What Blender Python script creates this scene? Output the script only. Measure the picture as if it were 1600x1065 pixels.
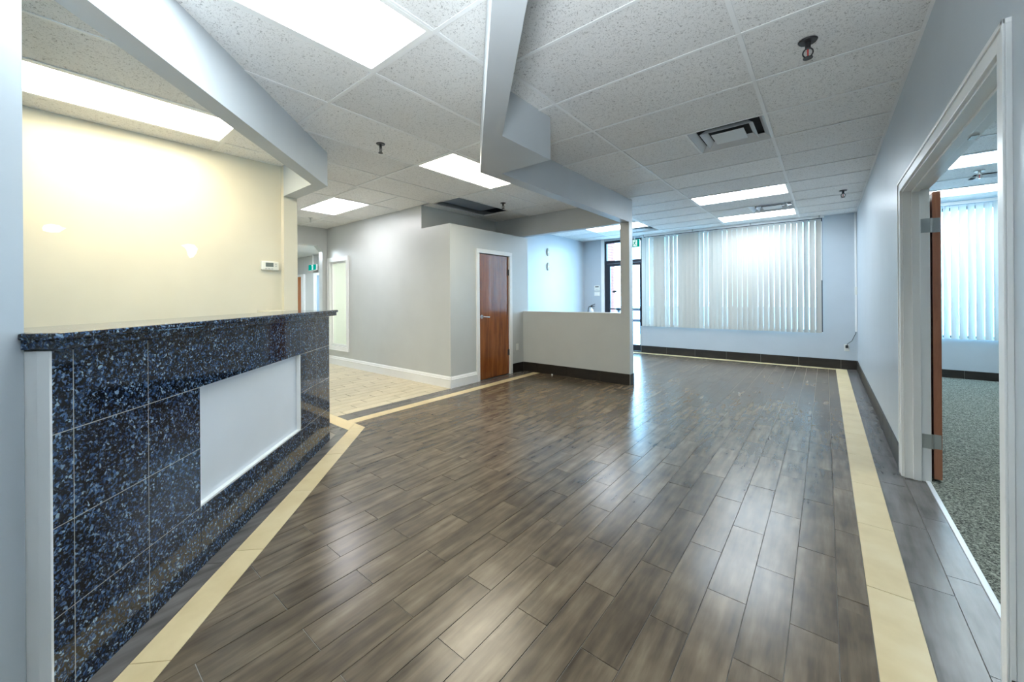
import bpy, bmesh, math, random
from mathutils import Matrix, Vector
random.seed(7)
for o in list(bpy.data.objects): bpy.data.objects.remove(o)
S = bpy.context.scene
COL = S.collection
# ------------------------------------------------------------------ camera
YAW, ROLL, HEYE = .6814, -.0075, 1.31
cam = bpy.data.cameras.new('camera'); co = bpy.data.objects.new('camera', cam); COL.objects.link(co)
cam.sensor_width = 36; cam.sensor_fit = 'HORIZONTAL'; cam.lens = 604.06/1600*36
cam.shift_y = -(532.5-466.06)/1600; cam.shift_x = 0; cam.clip_start = .02; cam.clip_end = 200
fw = Vector((-math.sin(YAW), math.cos(YAW), 0)); rt = Vector((math.cos(YAW), math.sin(YAW), 0)); up = Vector((0, 0, 1))
r2 = rt*math.cos(ROLL)+up*math.sin(ROLL); u2 = -rt*math.sin(ROLL)+up*math.cos(ROLL)
M = Matrix((r2, u2, -fw)).transposed().to_4x4(); M.translation = (0, 0, HEYE)
co.matrix_world = M
S.camera = co
# ------------------------------------------------------------------ world, sun, exposure
W = bpy.data.worlds.new('world'); S.world = W; W.use_nodes = True
bg = W.node_tree.nodes['Background']; bg.inputs[0].default_value = (.36, .70, 1, 1); bg.inputs[1].default_value = 17
S.view_settings.view_transform = 'Standard'; S.view_settings.look = 'None'
S.view_settings.gamma = 1; S.view_settings.exposure = 0.14
S.view_settings.use_curve_mapping = False
LIGHT = dict(main=16, hall=17, warm=21, office=19, back=24, side=26)
# added fill lamp behind the camera, aimed up to brighten the ceiling
fl = bpy.data.lights.new('ceiling_fill', 'AREA'); fl.shape = 'DISK'; fl.size = .5; fl.energy = 80; fl.color = (.86, .94, 1); fl.spread = math.radians(135)
flo = bpy.data.objects.new('ceiling_fill', fl); COL.objects.link(flo); flo.location = (-.12, -.22, 1.5)
flo.rotation_euler = (math.radians(165), 0, math.radians(39))
# portals that guide daylight sampling through the street door and windows
for (px_, pz_, pw_, ph_) in ((-3.9, 1.37, .93, 2.7), (-1.71, 1.7, 3.3, 2.1), (2.1, 1.66, 2.3, 2.05)):
    pl = bpy.data.lights.new('window_portal', 'AREA'); pl.shape = 'RECTANGLE'; pl.size = pw_; pl.size_y = ph_
    pl.cycles.is_portal = True
    po = bpy.data.objects.new('window_portal', pl); COL.objects.link(po); po.location = (px_, 9.29, pz_); po.rotation_euler = (math.radians(-90), 0, 0)
ZC = 2.785           # finished ceiling
XR = .435            # right wall face
YB = 9.13            # back wall face
ZT = 2.95            # wall tops, above the tiles

# ------------------------------------------------------------------ helpers
class MB:
    def __init__(s): s.v = []; s.f = []
    def box(s, x0, x1, y0, y1, z0, z1):
        n = len(s.v)
        s.v += [(x0,y0,z0),(x1,y0,z0),(x1,y1,z0),(x0,y1,z0),(x0,y0,z1),(x1,y0,z1),(x1,y1,z1),(x0,y1,z1)]
        s.f += [tuple(n+i for i in q) for q in [(3,2,1,0),(4,5,6,7),(0,1,5,4),(1,2,6,5),(2,3,7,6),(3,0,4,7)]]
        return s
    def prism(s, poly, z0, z1):
        a = sum(poly[i][0]*poly[(i+1)%len(poly)][1]-poly[(i+1)%len(poly)][0]*poly[i][1] for i in range(len(poly)))
        if a < 0: poly = poly[::-1]
        n = len(s.v); k = len(poly)
        s.v += [(x,y,z0) for x,y in poly]+[(x,y,z1) for x,y in poly]
        s.f.append(tuple(n+i for i in reversed(range(k)))); s.f.append(tuple(n+k+i for i in range(k)))
        for i in range(k):
            j = (i+1)%k; s.f.append((n+i, n+j, n+k+j, n+k+i))
        return s
    def extr(s, prof, p, q, out):
        """profile (out, z) swept horizontally from p to q; out = unit plan vector"""
        n = len(s.v); k = len(prof)
        for b in (p, q):
            s.v += [(b[0]+out[0]*a, b[1]+out[1]*a, z) for a, z in prof]
        for i in range(k):
            j = (i+1)%k; s.f.append((n+i, n+j, n+k+j, n+k+i))
        s.f.append(tuple(n+i for i in range(k))); s.f.append(tuple(n+k+i for i in reversed(range(k))))
        return s
    def cyl(s, c, r, h, ax='z', n=20, r2=None):
        r2 = r if r2 is None else r2
        m = len(s.v)
        for t, rr in ((0, r), (h, r2)):
            for i in range(n):
                a = 2*math.pi*i/n; u, v = rr*math.cos(a), rr*math.sin(a)
                s.v.append({'z': (c[0]+u, c[1]+v, c[2]+t), 'x': (c[0]+t, c[1]+u, c[2]+v), 'y': (c[0]+u, c[1]+t, c[2]+v)}[ax])
        for i in range(n):
            j = (i+1)%n; s.f.append((m+i, m+j, m+n+j, m+n+i))
        s.f.append(tuple(m+i for i in reversed(range(n)))); s.f.append(tuple(m+n+i for i in range(n)))
        return s
    def tube(s, pts, r, n=8, closed=False):
        m = len(s.v); K = len(pts); P = [Vector(p) for p in pts]
        for i, p in enumerate(P):
            d = (P[(i+1)%K]-P[i-1]) if closed else (P[min(i+1, K-1)]-P[max(i-1, 0)])
            d.normalize(); a = d.cross(Vector((0, 0, 1)))
            if a.length < .15: a = d.cross(Vector((0, 1, 0)))
            a.normalize(); b = d.cross(a)
            for j in range(n):
                t = 2*math.pi*j/n; s.v.append(tuple(p+a*r*math.cos(t)+b*r*math.sin(t)))
        for i in range(K if closed else K-1):
            for j in range(n):
                jj = (j+1)%n; i2 = (i+1)%K
                s.f.append((m+i*n+j, m+i*n+jj, m+i2*n+jj, m+i2*n+j))
        if not closed:
            s.f.append(tuple(m+j for j in reversed(range(n)))); s.f.append(tuple(m+(K-1)*n+j for j in range(n)))
        return s
    def xf(s, fn, start=0):
        s.v[start:] = [fn(*p) for p in s.v[start:]]; return s
    def mesh(s, name, mat, bevel=0, smooth=False):
        me = bpy.data.meshes.new(name); me.from_pydata(s.v, [], s.f)
        bm = bmesh.new(); bm.from_mesh(me); bmesh.ops.recalc_face_normals(bm, faces=bm.faces)
        if bevel:
            bmesh.ops.bevel(bm, geom=[e for e in bm.edges if e.calc_face_angle(0) > .6], offset=bevel, segments=2, profile=.6, affect='EDGES', clamp_overlap=True)
        bm.to_mesh(me); bm.free(); me.materials.append(mat)
        if smooth:
            for p in me.polygons: p.use_smooth = True
        return me

def obj(name, mb, mat, parent=None, bevel=0, smooth=False, loc=None, label=None):
    me = mb if isinstance(mb, bpy.types.Mesh) else mb.mesh(name, mat, bevel, smooth)
    o = bpy.data.objects.new(name, me); COL.objects.link(o)
    if parent: o.parent = parent
    if loc is not None: o.location = loc
    if label: o['label'] = label
    return o
def tag(o, label, cat, group=None):
    o['label'] = label; o['category'] = cat
    if group: o['group'] = group
    return o
def thing(name, label, cat, loc=(0,0,0), rotz=0, group=None):
    o = bpy.data.objects.new(name, None); COL.objects.link(o); o.location = loc; o.rotation_euler = (0,0,rotz)
    o.empty_display_size = .1
    return tag(o, label, cat, group)
def struct(name, mb, mat, label, cat, bevel=0):
    o = obj(name, mb, mat, bevel=bevel); o['kind'] = 'structure'; return tag(o, label, cat)
def copytree(src, loc, label):
    r = src.copy(); COL.objects.link(r); r.location = loc; r['label'] = label
    for ch in list(src.children):
        c = ch.copy(); COL.objects.link(c); c.parent = r
        for g in list(ch.children):
            d = g.copy(); COL.objects.link(d); d.parent = c
    return r
def clip(poly, hp):
    for a, b, c in hp:
        out = []
        for i in range(len(poly)):
            p, q = poly[i], poly[(i+1)%len(poly)]
            dp, dq = a*p[0]+b*p[1]-c, a*q[0]+b*q[1]-c
            if dp >= 0: out.append(p)
            if dp*dq < 0:
                t = dp/(dp-dq); out.append((p[0]+t*(q[0]-p[0]), p[1]+t*(q[1]-p[1])))
        poly = out
        if len(poly) < 3: return []
    return poly
def area(p): return abs(sum(p[i][0]*p[(i+1)%len(p)][1]-p[(i+1)%len(p)][0]*p[i][1] for i in range(len(p))))/2

# ------------------------------------------------------------------ materials
def nmat(name):
    m = bpy.data.materials.new(name); m.use_nodes = True
    nt = m.node_tree; b = nt.nodes['Principled BSDF']
    return m, nt, b
def N(nt, t, **k):
    n = nt.nodes.new(t)
    for a, v in k.items():
        if a.startswith('i_'): n.inputs[int(a[2:])].default_value = v
        else: setattr(n, a, v)
    return n
def L(nt, a, b): nt.links.new(a, b)
def plain(name, c, rough=.5, metal=0, spec=.5, bump=0, bscale=200, coat=0):
    m, nt, b = nmat(name)
    b.inputs['Base Color'].default_value = (*c, 1); b.inputs['Roughness'].default_value = rough
    b.inputs['Metallic'].default_value = metal; b.inputs['Specular IOR Level'].default_value = spec
    b.inputs['Coat Weight'].default_value = coat
    g = N(nt, 'ShaderNodeNewGeometry'); n = N(nt, 'ShaderNodeTexNoise'); n.inputs['Scale'].default_value = bscale
    n.inputs['Detail'].default_value = 2
    L(nt, g.outputs['Position'], n.inputs['Vector'])
    if bump:
        bp = N(nt, 'ShaderNodeBump'); bp.inputs['Strength'].default_value = bump; bp.inputs['Distance'].default_value = .002
        L(nt, n.outputs[0], bp.inputs['Height']); L(nt, bp.outputs[0], b.inputs['Normal'])
    # faint unevenness of the colour
    n2 = N(nt, 'ShaderNodeTexNoise'); n2.inputs['Scale'].default_value = 3; L(nt, g.outputs['Position'], n2.inputs['Vector'])
    mr = N(nt, 'ShaderNodeMapRange'); mr.inputs[3].default_value = .95; mr.inputs[4].default_value = 1.05
    L(nt, n2.outputs[0], mr.inputs[0])
    hs = N(nt, 'ShaderNodeHueSaturation'); hs.inputs['Color'].default_value = (*c, 1); L(nt, mr.outputs[0], hs.inputs['Value'])
    L(nt, hs.outputs[0], b.inputs['Base Color'])
    return m
def emit(name, c, s):
    m = bpy.data.materials.new(name); m.use_nodes = True; nt = m.node_tree
    nt.nodes.remove(nt.nodes['Principled BSDF']); e = N(nt, 'ShaderNodeEmission')
    e.inputs[0].default_value = (*c, 1); e.inputs[1].default_value = s
    L(nt, e.outputs[0], nt.nodes['Material Output'].inputs[0]); return m
def ramp(nt, stops):
    r = N(nt, 'ShaderNodeValToRGB'); cr = r.color_ramp
    while len(cr.elements) < len(stops): cr.elements.new(.5)
    for e, (p, c) in zip(cr.elements, stops): e.position = p; e.color = (*c, 1)
    return r

m_wall = plain('wall_paint', (.49, .545, .59), .34, bump=.06, bscale=260)
m_wall2 = plain('wall_paint_neutral', (.55, .57, .56), .34, bump=.06, bscale=260)
m_cream = plain('cream_paint', (.68, .64, .52), .34, bump=.06, bscale=260)
m_soffit = plain('soffit_paint', (.52, .555, .58), .45, bump=.05, bscale=260)
m_white = plain('white_trim', (.87, .88, .87), .3)
m_patch = plain('near_white_patch', (.95, .95, .88), .6)
m_black = plain('black_plastic', (.02, .02, .022), .35)
m_darkframe = plain('dark_bronze_frame', (.022, .022, .032), .35, metal=.3)
m_steel = plain('brushed_steel', (.55, .56, .54), .32, metal=.9)
m_chrome = plain('chrome', (.75, .75, .76), .12, metal=1)
m_grout = plain('grout', (.27, .25, .22), .85, bump=.3, bscale=400)
m_grout_d = plain('brown_grout', (.16, .13, .095), .9)
m_grout_l = plain('light_grout', (.42, .42, .38), .8)
m_plate = plain('ivory_plastic', (.80, .80, .74), .4)
m_plenum = plain('plenum', (.10, .115, .14), .9)
m_red = plain('red_paint', (.55, .04, .03), .35)
m_alum = plain('white_aluminium', (.74, .78, .82), .3)
m_vent = plain('vent_enamel', (.66, .69, .71), .4)
m_ventdark = plain('duct_interior', (.015, .017, .02), .8)
m_bar = plain('grid_enamel', (.86, .87, .87), .45)
m_pave = plain('concrete_pavement', (.62, .64, .66), .8, bump=.3, bscale=30)
m_asph = plain('asphalt', (.30, .32, .35), .9, bump=.3, bscale=60)

def tile_mat(name, dark, mid, light, rough=.24, streak=(22, 2.6, 1), var=.28, spec=.5):
    m, nt, b = nmat(name)
    g = N(nt, 'ShaderNodeNewGeometry'); oi = N(nt, 'ShaderNodeObjectInfo')
    ri = N(nt, 'ShaderNodeMath', operation='ADD'); L(nt, oi.outputs['Random'], ri.inputs[0]); L(nt, g.outputs['Random Per Island'], ri.inputs[1])
    fr = N(nt, 'ShaderNodeMath', operation='FRACT'); L(nt, ri.outputs[0], fr.inputs[0])
    mu = N(nt, 'ShaderNodeMath', operation='MULTIPLY'); mu.inputs[1].default_value = 37; L(nt, fr.outputs[0], mu.inputs[0])
    cb = N(nt, 'ShaderNodeCombineXYZ'); L(nt, mu.outputs[0], cb.inputs[2]); L(nt, mu.outputs[0], cb.inputs[1])
    ad = N(nt, 'ShaderNodeVectorMath', operation='ADD'); L(nt, g.outputs['Position'], ad.inputs[0]); L(nt, cb.outputs[0], ad.inputs[1])
    mp = N(nt, 'ShaderNodeMapping'); mp.inputs['Scale'].default_value = streak; L(nt, ad.outputs[0], mp.inputs[0])
    n1 = N(nt, 'ShaderNodeTexNoise'); n1.inputs['Scale'].default_value = 1; n1.inputs['Detail'].default_value = 4; n1.inputs['Roughness'].default_value = .55
    L(nt, mp.outputs[0], n1.inputs['Vector'])
    n2 = N(nt, 'ShaderNodeTexNoise'); n2.inputs['Scale'].default_value = 7; n2.inputs['Detail'].default_value = 2; L(nt, ad.outputs[0], n2.inputs['Vector'])
    mx = N(nt, 'ShaderNodeMath', operation='MULTIPLY_ADD'); mx.inputs[1].default_value = .30; L(nt, n2.outputs[0], mx.inputs[0])
    hm = N(nt, 'ShaderNodeMath', operation='MULTIPLY'); hm.inputs[1].default_value = .72; L(nt, n1.outputs[0], hm.inputs[0]); L(nt, hm.outputs[0], mx.inputs[2])
    rp = ramp(nt, [(.30, dark), (.52, mid), (.78, light)]); L(nt, mx.outputs[0], rp.inputs[0])
    mr = N(nt, 'ShaderNodeMapRange'); mr.inputs[3].default_value = 1-var*.7; mr.inputs[4].default_value = 1+var*.7; L(nt, fr.outputs[0], mr.inputs[0])
    hs = N(nt, 'ShaderNodeHueSaturation'); L(nt, rp.outputs[0], hs.inputs['Color']); L(nt, mr.outputs[0], hs.inputs['Value'])
    L(nt, hs.outputs[0], b.inputs['Base Color'])
    rr = N(nt, 'ShaderNodeMapRange'); rr.inputs[3].default_value = rough*.95; rr.inputs[4].default_value = rough*1.08; L(nt, n2.outputs[0], rr.inputs[0])
    L(nt, rr.outputs[0], b.inputs['Roughness']); b.inputs['Specular IOR Level'].default_value = spec
    return m
m_tile = tile_mat('dark_wood_look_tile', (.050, .036, .024), (.128, .096, .064), (.25, .195, .13), .25)
m_btile = tile_mat('dark_border_tile', (.06, .055, .052), (.125, .115, .108), (.19, .175, .165), .26, var=.15)
m_skirt = tile_mat('dark_skirting_tile', (.010, .008, .006), (.018, .014, .011), (.032, .024, .018), .42, streak=(5, 5, 20), var=.2)
m_gold = tile_mat('cream_accent_tile', (.60, .47, .26), (.68, .55, .32), (.74, .63, .41), .34, streak=(5, 5, 5), var=.05)
m_beige = tile_mat('beige_hall_tile', (.50, .43, .29), (.62, .54, .38), (.72, .64, .47), .34, streak=(20, 4, 1), var=.1)

# ceiling tile: fissured mineral fibre
m_ctile, nt, b = nmat('mineral_fibre_tile')
g = N(nt, 'ShaderNodeNewGeometry'); oi = N(nt, 'ShaderNodeObjectInfo')
nA = N(nt, 'ShaderNodeTexNoise'); nA.inputs['Scale'].default_value = 75; nA.inputs['Detail'].default_value = 3; nA.inputs['Distortion'].default_value = 1.6
nB = N(nt, 'ShaderNodeTexVoronoi'); nB.inputs['Scale'].default_value = 110
nC = N(nt, 'ShaderNodeTexNoise'); nC.inputs['Scale'].default_value = 1.3; nC.inputs['Detail'].default_value = 2
for q in (nA, nB, nC): L(nt, g.outputs['Position'], q.inputs['Vector'])
rA = ramp(nt, [(.34, (0, 0, 0)), (.42, (1, 1, 1))]); L(nt, nA.outputs[0], rA.inputs[0])
rB = ramp(nt, [(.08, (0, 0, 0)), (.2, (1, 1, 1))]); L(nt, nB.outputs[0], rB.inputs[0])
mm = N(nt, 'ShaderNodeMix', data_type='RGBA', blend_type='MULTIPLY'); mm.inputs[0].default_value = 1
L(nt, rA.outputs[0], mm.inputs[6]); L(nt, rB.outputs[0], mm.inputs[7])
cm = N(nt, 'ShaderNodeMix', data_type='RGBA'); cm.inputs[6].default_value = (.46, .455, .445, 1); cm.inputs[7].default_value = (.86, .86, .85, 1)
L(nt, mm.outputs[2], cm.inputs[0])
ad = N(nt, 'ShaderNodeMath', operation='ADD'); L(nt, oi.outputs['Random'], ad.inputs[0]); L(nt, nC.outputs[0], ad.inputs[1])
mr = N(nt, 'ShaderNodeMapRange'); mr.inputs[1].default_value = .3; mr.inputs[2].default_value = 1.7; mr.inputs[3].default_value = .9; mr.inputs[4].default_value = 1.08
L(nt, ad.outputs[0], mr.inputs[0])
hs = N(nt, 'ShaderNodeHueSaturation'); L(nt, cm.outputs[2], hs.inputs['Color']); L(nt, mr.outputs[0], hs.inputs['Value'])
L(nt, hs.outputs[0], b.inputs['Base Color']); b.inputs['Roughness'].default_value = .85
bp = N(nt, 'ShaderNodeBump'); bp.inputs['Strength'].default_value = .5; bp.inputs['Distance'].default_value = .003
L(nt, mm.outputs[2], bp.inputs['Height']); L(nt, bp.outputs[0], b.inputs['Normal'])

# polished granite with blue and grey crystals
m_granite, nt, b = nmat('blue_black_granite')
g = N(nt, 'ShaderNodeNewGeometry')
w = N(nt, 'ShaderNodeTexNoise'); w.inputs['Scale'].default_value = 45; w.inputs['Detail'].default_value = 2; L(nt, g.outputs['Position'], w.inputs['Vector'])
wa = N(nt, 'ShaderNodeVectorMath', operation='MULTIPLY_ADD'); wa.inputs[1].default_value = (.022, .022, .022)
L(nt, w.outputs['Color'], wa.inputs[0]); L(nt, g.outputs['Position'], wa.inputs[2])
v1 = N(nt, 'ShaderNodeTexVoronoi'); v1.inputs['Scale'].default_value = 135; L(nt, wa.outputs[0], v1.inputs['Vector'])
v2 = N(nt, 'ShaderNodeTexVoronoi'); v2.inputs['Scale'].default_value = 260; L(nt, wa.outputs[0], v2.inputs['Vector'])
sp = N(nt, 'ShaderNodeSeparateColor'); L(nt, v1.outputs['Color'], sp.inputs[0])
sp2 = N(nt, 'ShaderNodeSeparateColor'); L(nt, v2.outputs['Color'], sp2.inputs[0])
r1 = ramp(nt, [(.0, (.002, .003, .005)), (.54, (.003, .005, .010)), (.68, (.010, .024, .060)), (.82, (.03, .07, .16)), (.93, (.09, .17, .30)), (1, (.30, .42, .52))])
L(nt, sp.outputs[0], r1.inputs[0])
r3 = ramp(nt, [(.72, (0, 0, 0)), (.86, (.02, .03, .045)), (1, (.16, .20, .23))]); L(nt, sp2.outputs[1], r3.inputs[0])
mx = N(nt, 'ShaderNodeMix', data_type='RGBA', blend_type='ADD'); mx.inputs[0].default_value = .6
L(nt, r1.outputs[0], mx.inputs[6]); L(nt, r3.outputs[0], mx.inputs[7]); L(nt, mx.outputs[2], b.inputs['Base Color'])
b.inputs['Roughness'].default_value = .06; b.inputs['Specular IOR Level'].default_value = .5

# varnished wood
def wood(name, c0, c1, c2, rough=.25):
    m, nt, b = nmat(name)
    tc = N(nt, 'ShaderNodeTexCoord'); mp = N(nt, 'ShaderNodeMapping'); mp.inputs['Scale'].default_value = (14, 14, 1.1)
    L(nt, tc.outputs['Object'], mp.inputs[0])
    n = N(nt, 'ShaderNodeTexNoise'); n.inputs['Scale'].default_value = 1; n.inputs['Detail'].default_value = 9; n.inputs['Roughness'].default_value = .7; n.inputs['Distortion'].default_value = .6
    L(nt, mp.outputs[0], n.inputs['Vector'])
    r = ramp(nt, [(.3, c0), (.5, c1), (.72, c2)]); L(nt, n.outputs[0], r.inputs[0])
    L(nt, r.outputs[0], b.inputs['Base Color']); b.inputs['Roughness'].default_value = rough; b.inputs['Coat Weight'].default_value = .3
    return m
m_wood = wood('red_brown_door_veneer', (.085, .018, .004), (.25, .072, .016), (.36, .12, .032))
m_woodedge = wood('orange_brown_door_edge', (.26, .09, .045), (.40, .16, .085), (.50, .22, .12), .4)
m_wood2 = wood('orange_wood_door', (.35, .10, .03), (.5, .17, .05), (.6, .22, .08))

# carpet
m_carpet, nt, b = nmat('grey_green_carpet')
g = N(nt, 'ShaderNodeNewGeometry')
n = N(nt, 'ShaderNodeTexNoise'); n.inputs['Scale'].default_value = 95; n.inputs['Detail'].default_value = 5; n.inputs['Distortion'].default_value = 1; L(nt, g.outputs['Position'], n.inputs['Vector'])
r = ramp(nt, [(.36, (.035, .038, .034)), (.5, (.16, .17, .145)), (.64, (.36, .38, .32))]); L(nt, n.outputs[0], r.inputs[0])
L(nt, r.outputs[0], b.inputs['Base Color']); b.inputs['Roughness'].default_value = 1; b.inputs['Specular IOR Level'].default_value = .1
bp = N(nt, 'ShaderNodeBump'); bp.inputs['Strength'].default_value = .8; bp.inputs['Distance'].default_value = .006; L(nt, n.outputs[0], bp.inputs['Height']); L(nt, bp.outputs[0], b.inputs['Normal'])

# brick
m_brick = plain('pink_brick', (.34, .11, .085), .85, bump=.5, bscale=60)
m_mortar = plain('mortar', (.22, .12, .10), .9)

# glass
def glassmat(name, tint=(1, 1, 1)):
    m = bpy.data.materials.new(name); m.use_nodes = True; nt = m.node_tree
    nt.nodes.remove(nt.nodes['Principled BSDF'])
    t = N(nt, 'ShaderNodeBsdfTransparent'); t.inputs[0].default_value = (*tint, 1)
    gl = N(nt, 'ShaderNodeBsdfGlossy'); gl.inputs['Roughness'].default_value = .02
    f0 = N(nt, 'ShaderNodeFresnel'); f0.inputs[0].default_value = 1.45
    gg = N(nt, 'ShaderNodeNewGeometry'); iv = N(nt, 'ShaderNodeMath', operation='SUBTRACT'); iv.inputs[0].default_value = 1; L(nt, gg.outputs['Backfacing'], iv.inputs[1])
    f = N(nt, 'ShaderNodeMath', operation='MULTIPLY'); L(nt, f0.outputs[0], f.inputs[0]); L(nt, iv.outputs[0], f.inputs[1])
    mx = N(nt, 'ShaderNodeMixShader'); L(nt, f.outputs[0], mx.inputs[0]); L(nt, t.outputs[0], mx.inputs[1]); L(nt, gl.outputs[0], mx.inputs[2])
    L(nt, mx.outputs[0], nt.nodes['Material Output'].inputs[0]); return m
m_glass = glassmat('clear_glass', (.97, .99, 1))
m_glass_g = glassmat('greenish_glass', (.95, .995, .955))

def slatmat(name, c, tr):
    m = bpy.data.materials.new(name); m.use_nodes = True; nt = m.node_tree
    nt.nodes.remove(nt.nodes['Principled BSDF'])
    d = N(nt, 'ShaderNodeBsdfDiffuse'); d.inputs[0].default_value = (*c, 1)
    t = N(nt, 'ShaderNodeBsdfTranslucent'); t.inputs[0].default_value = (c[0], c[1]*1.0, c[2]*1.0, 1)
    mx = N(nt, 'ShaderNodeMixShader'); mx.inputs[0].default_value = tr
    L(nt, d.outputs[0], mx.inputs[1]); L(nt, t.outputs[0], mx.inputs[2]); L(nt, mx.outputs[0], nt.nodes['Material Output'].inputs[0]); return m
m_slat = slatmat('blind_vinyl', (.52, .51, .47), .06)
m_slat2 = slatmat('blind_vinyl_pale', (.70, .77, .78), .10)

# ------------------------------------------------------------------ ceiling slab and outer shell
ceiling = struct('ceiling', MB().box(-13, 3.7, -2.8, 9.3, ZT, ZT+.1), m_plenum, 'dark slab above the suspended acoustic tile ceiling', 'ceiling')

# walls -------------------------------------------------------------
mb = MB()
mb.box(XR, XR+.13, -2.7, 1.90, 0, ZT); mb.box(XR, XR+.13, 3.96, 9.3, 0, ZT); mb.box(XR, XR+.13, 1.90, 3.96, 2.07, ZT)
struct('wall_right', mb, m_wall, 'long blue-grey wall on the right with a wide doorway to the carpeted office', 'wall')
# back wall with glass door opening, window opening, office window opening
DX0, DX1, DZ1 = -4.37, -3.44, 2.74
WX0, WX1, WZ0, WZ1 = -3.385, -.04, .63, 2.77
OX0, OX1 = .95, 3.3
mb = MB()
mb.box(-5.1, DX0, YB, YB+.17, 0, ZT); mb.box(DX0, WX0, YB, YB+.17, DZ1, ZT); mb.box(DX1, WX0, YB, YB+.17, 0, .63)
mb.box(WX0, WX1, YB, YB+.17, 0, WZ0); mb.box(WX0, WX1, YB, YB+.17, WZ1, ZT); mb.box(WX1, OX0, YB, YB+.17, 0, ZT)
mb.box(OX0, OX1, YB, YB+.17, 0, .62); mb.box(OX0, OX1, YB, YB+.17, 2.7, ZT); mb.box(OX1, 3.7, YB, YB+.17, 0, ZT)
struct('wall_back', mb, m_wall, 'blue-grey street-side wall with the glass exit door and the blinds window', 'wall')
struct('wall_entry', MB().box(-5.1, -4.95, 5.58, 9.3, 0, ZT), m_wall, 'bright side wall of the entry, beyond the half wall, reflecting the glass door', 'wall')
mb = MB()
mb.box(-4.27, -2.27, 5.58, 5.71, 0, 1.07); mb.box(-2.41, -2.27, 5.58, 5.71, 1.07, 2.44)
struct('wall_half', mb, m_wall2, 'grey half wall with an end column, beside the closet door', 'wall')
struct('trim_1', MB().box(-4.27, -2.41, 5.572, 5.718, 1.07, 1.078), m_white, 'thin pale cap on the grey half wall', 'trim')
# overhead soffits
SOF = [(-2.40, 2.52), (-2.40, 5.71), (-2.27, 5.71), (-2.27, 2.66), (-1.74, 2.66), (-1.74, 2.05), (XR, -.125), (XR, -.315)]
struct('trim_2', MB().prism(SOF, 2.44, ZT), m_soffit, 'boxed grey soffit crossing overhead diagonally and running to the half wall column', 'soffit')
struct('trim_3', MB().box(-4.95, -2.40, 5.60, 5.73, 2.44, ZT), m_soffit, 'shaded grey beam above the half wall, between closet and column', 'beam')
# closet
mb = MB()
mb.box(-4.40, -4.27, 3.83, 4.42, 0, 2.42); mb.box(-4.40, -4.27, 5.20, 5.73, 0, 2.42); mb.box(-4.40, -4.27, 4.42, 5.20, 2.045, 2.42)
mb.box(-4.95, -4.40, 5.60, 5.73, 0, 2.44)
mb.box(-4.93, -4.40, 3.95, 5.60, 2.36, 2.42); mb.box(-4.95, -4.93, 3.95, 5.60, 0, 2.36)
struct('wall_closet', mb, m_wall2, 'grey boxed-in closet wall around the red-brown door, stopping short of the ceiling', 'wall')
mb = MB()
HX0, HX1, HZ0, HZ1 = -7.93, -7.25, .38, 2.08
mb.box(-8.2, HX0, 3.83, 3.95, 0, ZT); mb.box(HX0, HX1, 3.83, 3.95, 0, HZ0); mb.box(HX0, HX1, 3.83, 3.95, HZ1, ZT)
mb.box(HX1, -4.93, 3.83, 3.95, 0, ZT); mb.box(-4.93, -4.40, 3.83, 3.95, 0, 2.42)
mb.box(-5.05, -4.93, 3.95, 5.73, 2.30, ZT)
struct('wall_hall', mb, m_wall2, 'long grey hallway wall with the narrow white-framed window, running to the closet', 'wall')
struct('wall_hall_south', MB().box(-8.2, -4.68, 1.73, 1.86, 0, ZT), m_wall2, 'hallway wall hidden behind the reception room', 'wall')
# header at the hall end with a chamfered corner
mb = MB(); mb.box(-8.2, -8.05, 1.86, 3.83, 2.42, ZT); mb.box(-8.2, -8.05, 3.73, 3.83, 0, 2.42)
n = len(mb.v)
mb.v += [(-8.2, 3.63, 2.42), (-8.2, 3.73, 2.42), (-8.2, 3.73, 2.30), (-8.05, 3.63, 2.42), (-8.05, 3.73, 2.42), (-8.05, 3.73, 2.30)]
mb.f += [(n, n+1, n+2), (n+3, n+5, n+4), (n, n+2, n+5, n+3), (n, n+3, n+4, n+1), (n+1, n+4, n+5, n+2)]
struct('wall_hall_end', mb, m_wall2, 'grey header with a clipped corner over the opening at the end of the hallway', 'wall')
# far corridor
mb = MB(); mb.box(-13, -8.2, 4.5, 4.6, 0, 2.6); mb.box(-13, -12.9, 1.7, 4.5, 0, 2.6); mb.box(-13, -8.2, 1.7, 1.8, 0, 2.6); mb.box(-8.2, -8.105, 3.955, 4.6, 0, 2.6)
struct('wall_corridor', mb, m_wall2, 'grey corridor wall beyond the hallway opening, with two doors', 'wall')
struct('ceiling_corridor', MB().box(-13, -8.2, 1.7, 4.6, 2.45, 2.5), m_white, 'low white ceiling of the corridor beyond the hallway opening', 'ceiling')
# room behind the hall window
mb = MB()
mb.box(-8.1, -7.94, 3.951, 6.4, 0, ZT); mb.box(-8.1, -5.05, 6.4, 6.5, 0, ZT); mb.box(-5.15, -5.05, 3.95, 6.4, 0, 2.3)
struct('wall_side_office', mb, m_white, 'pale wall seen through the narrow hallway window', 'wall')
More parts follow.
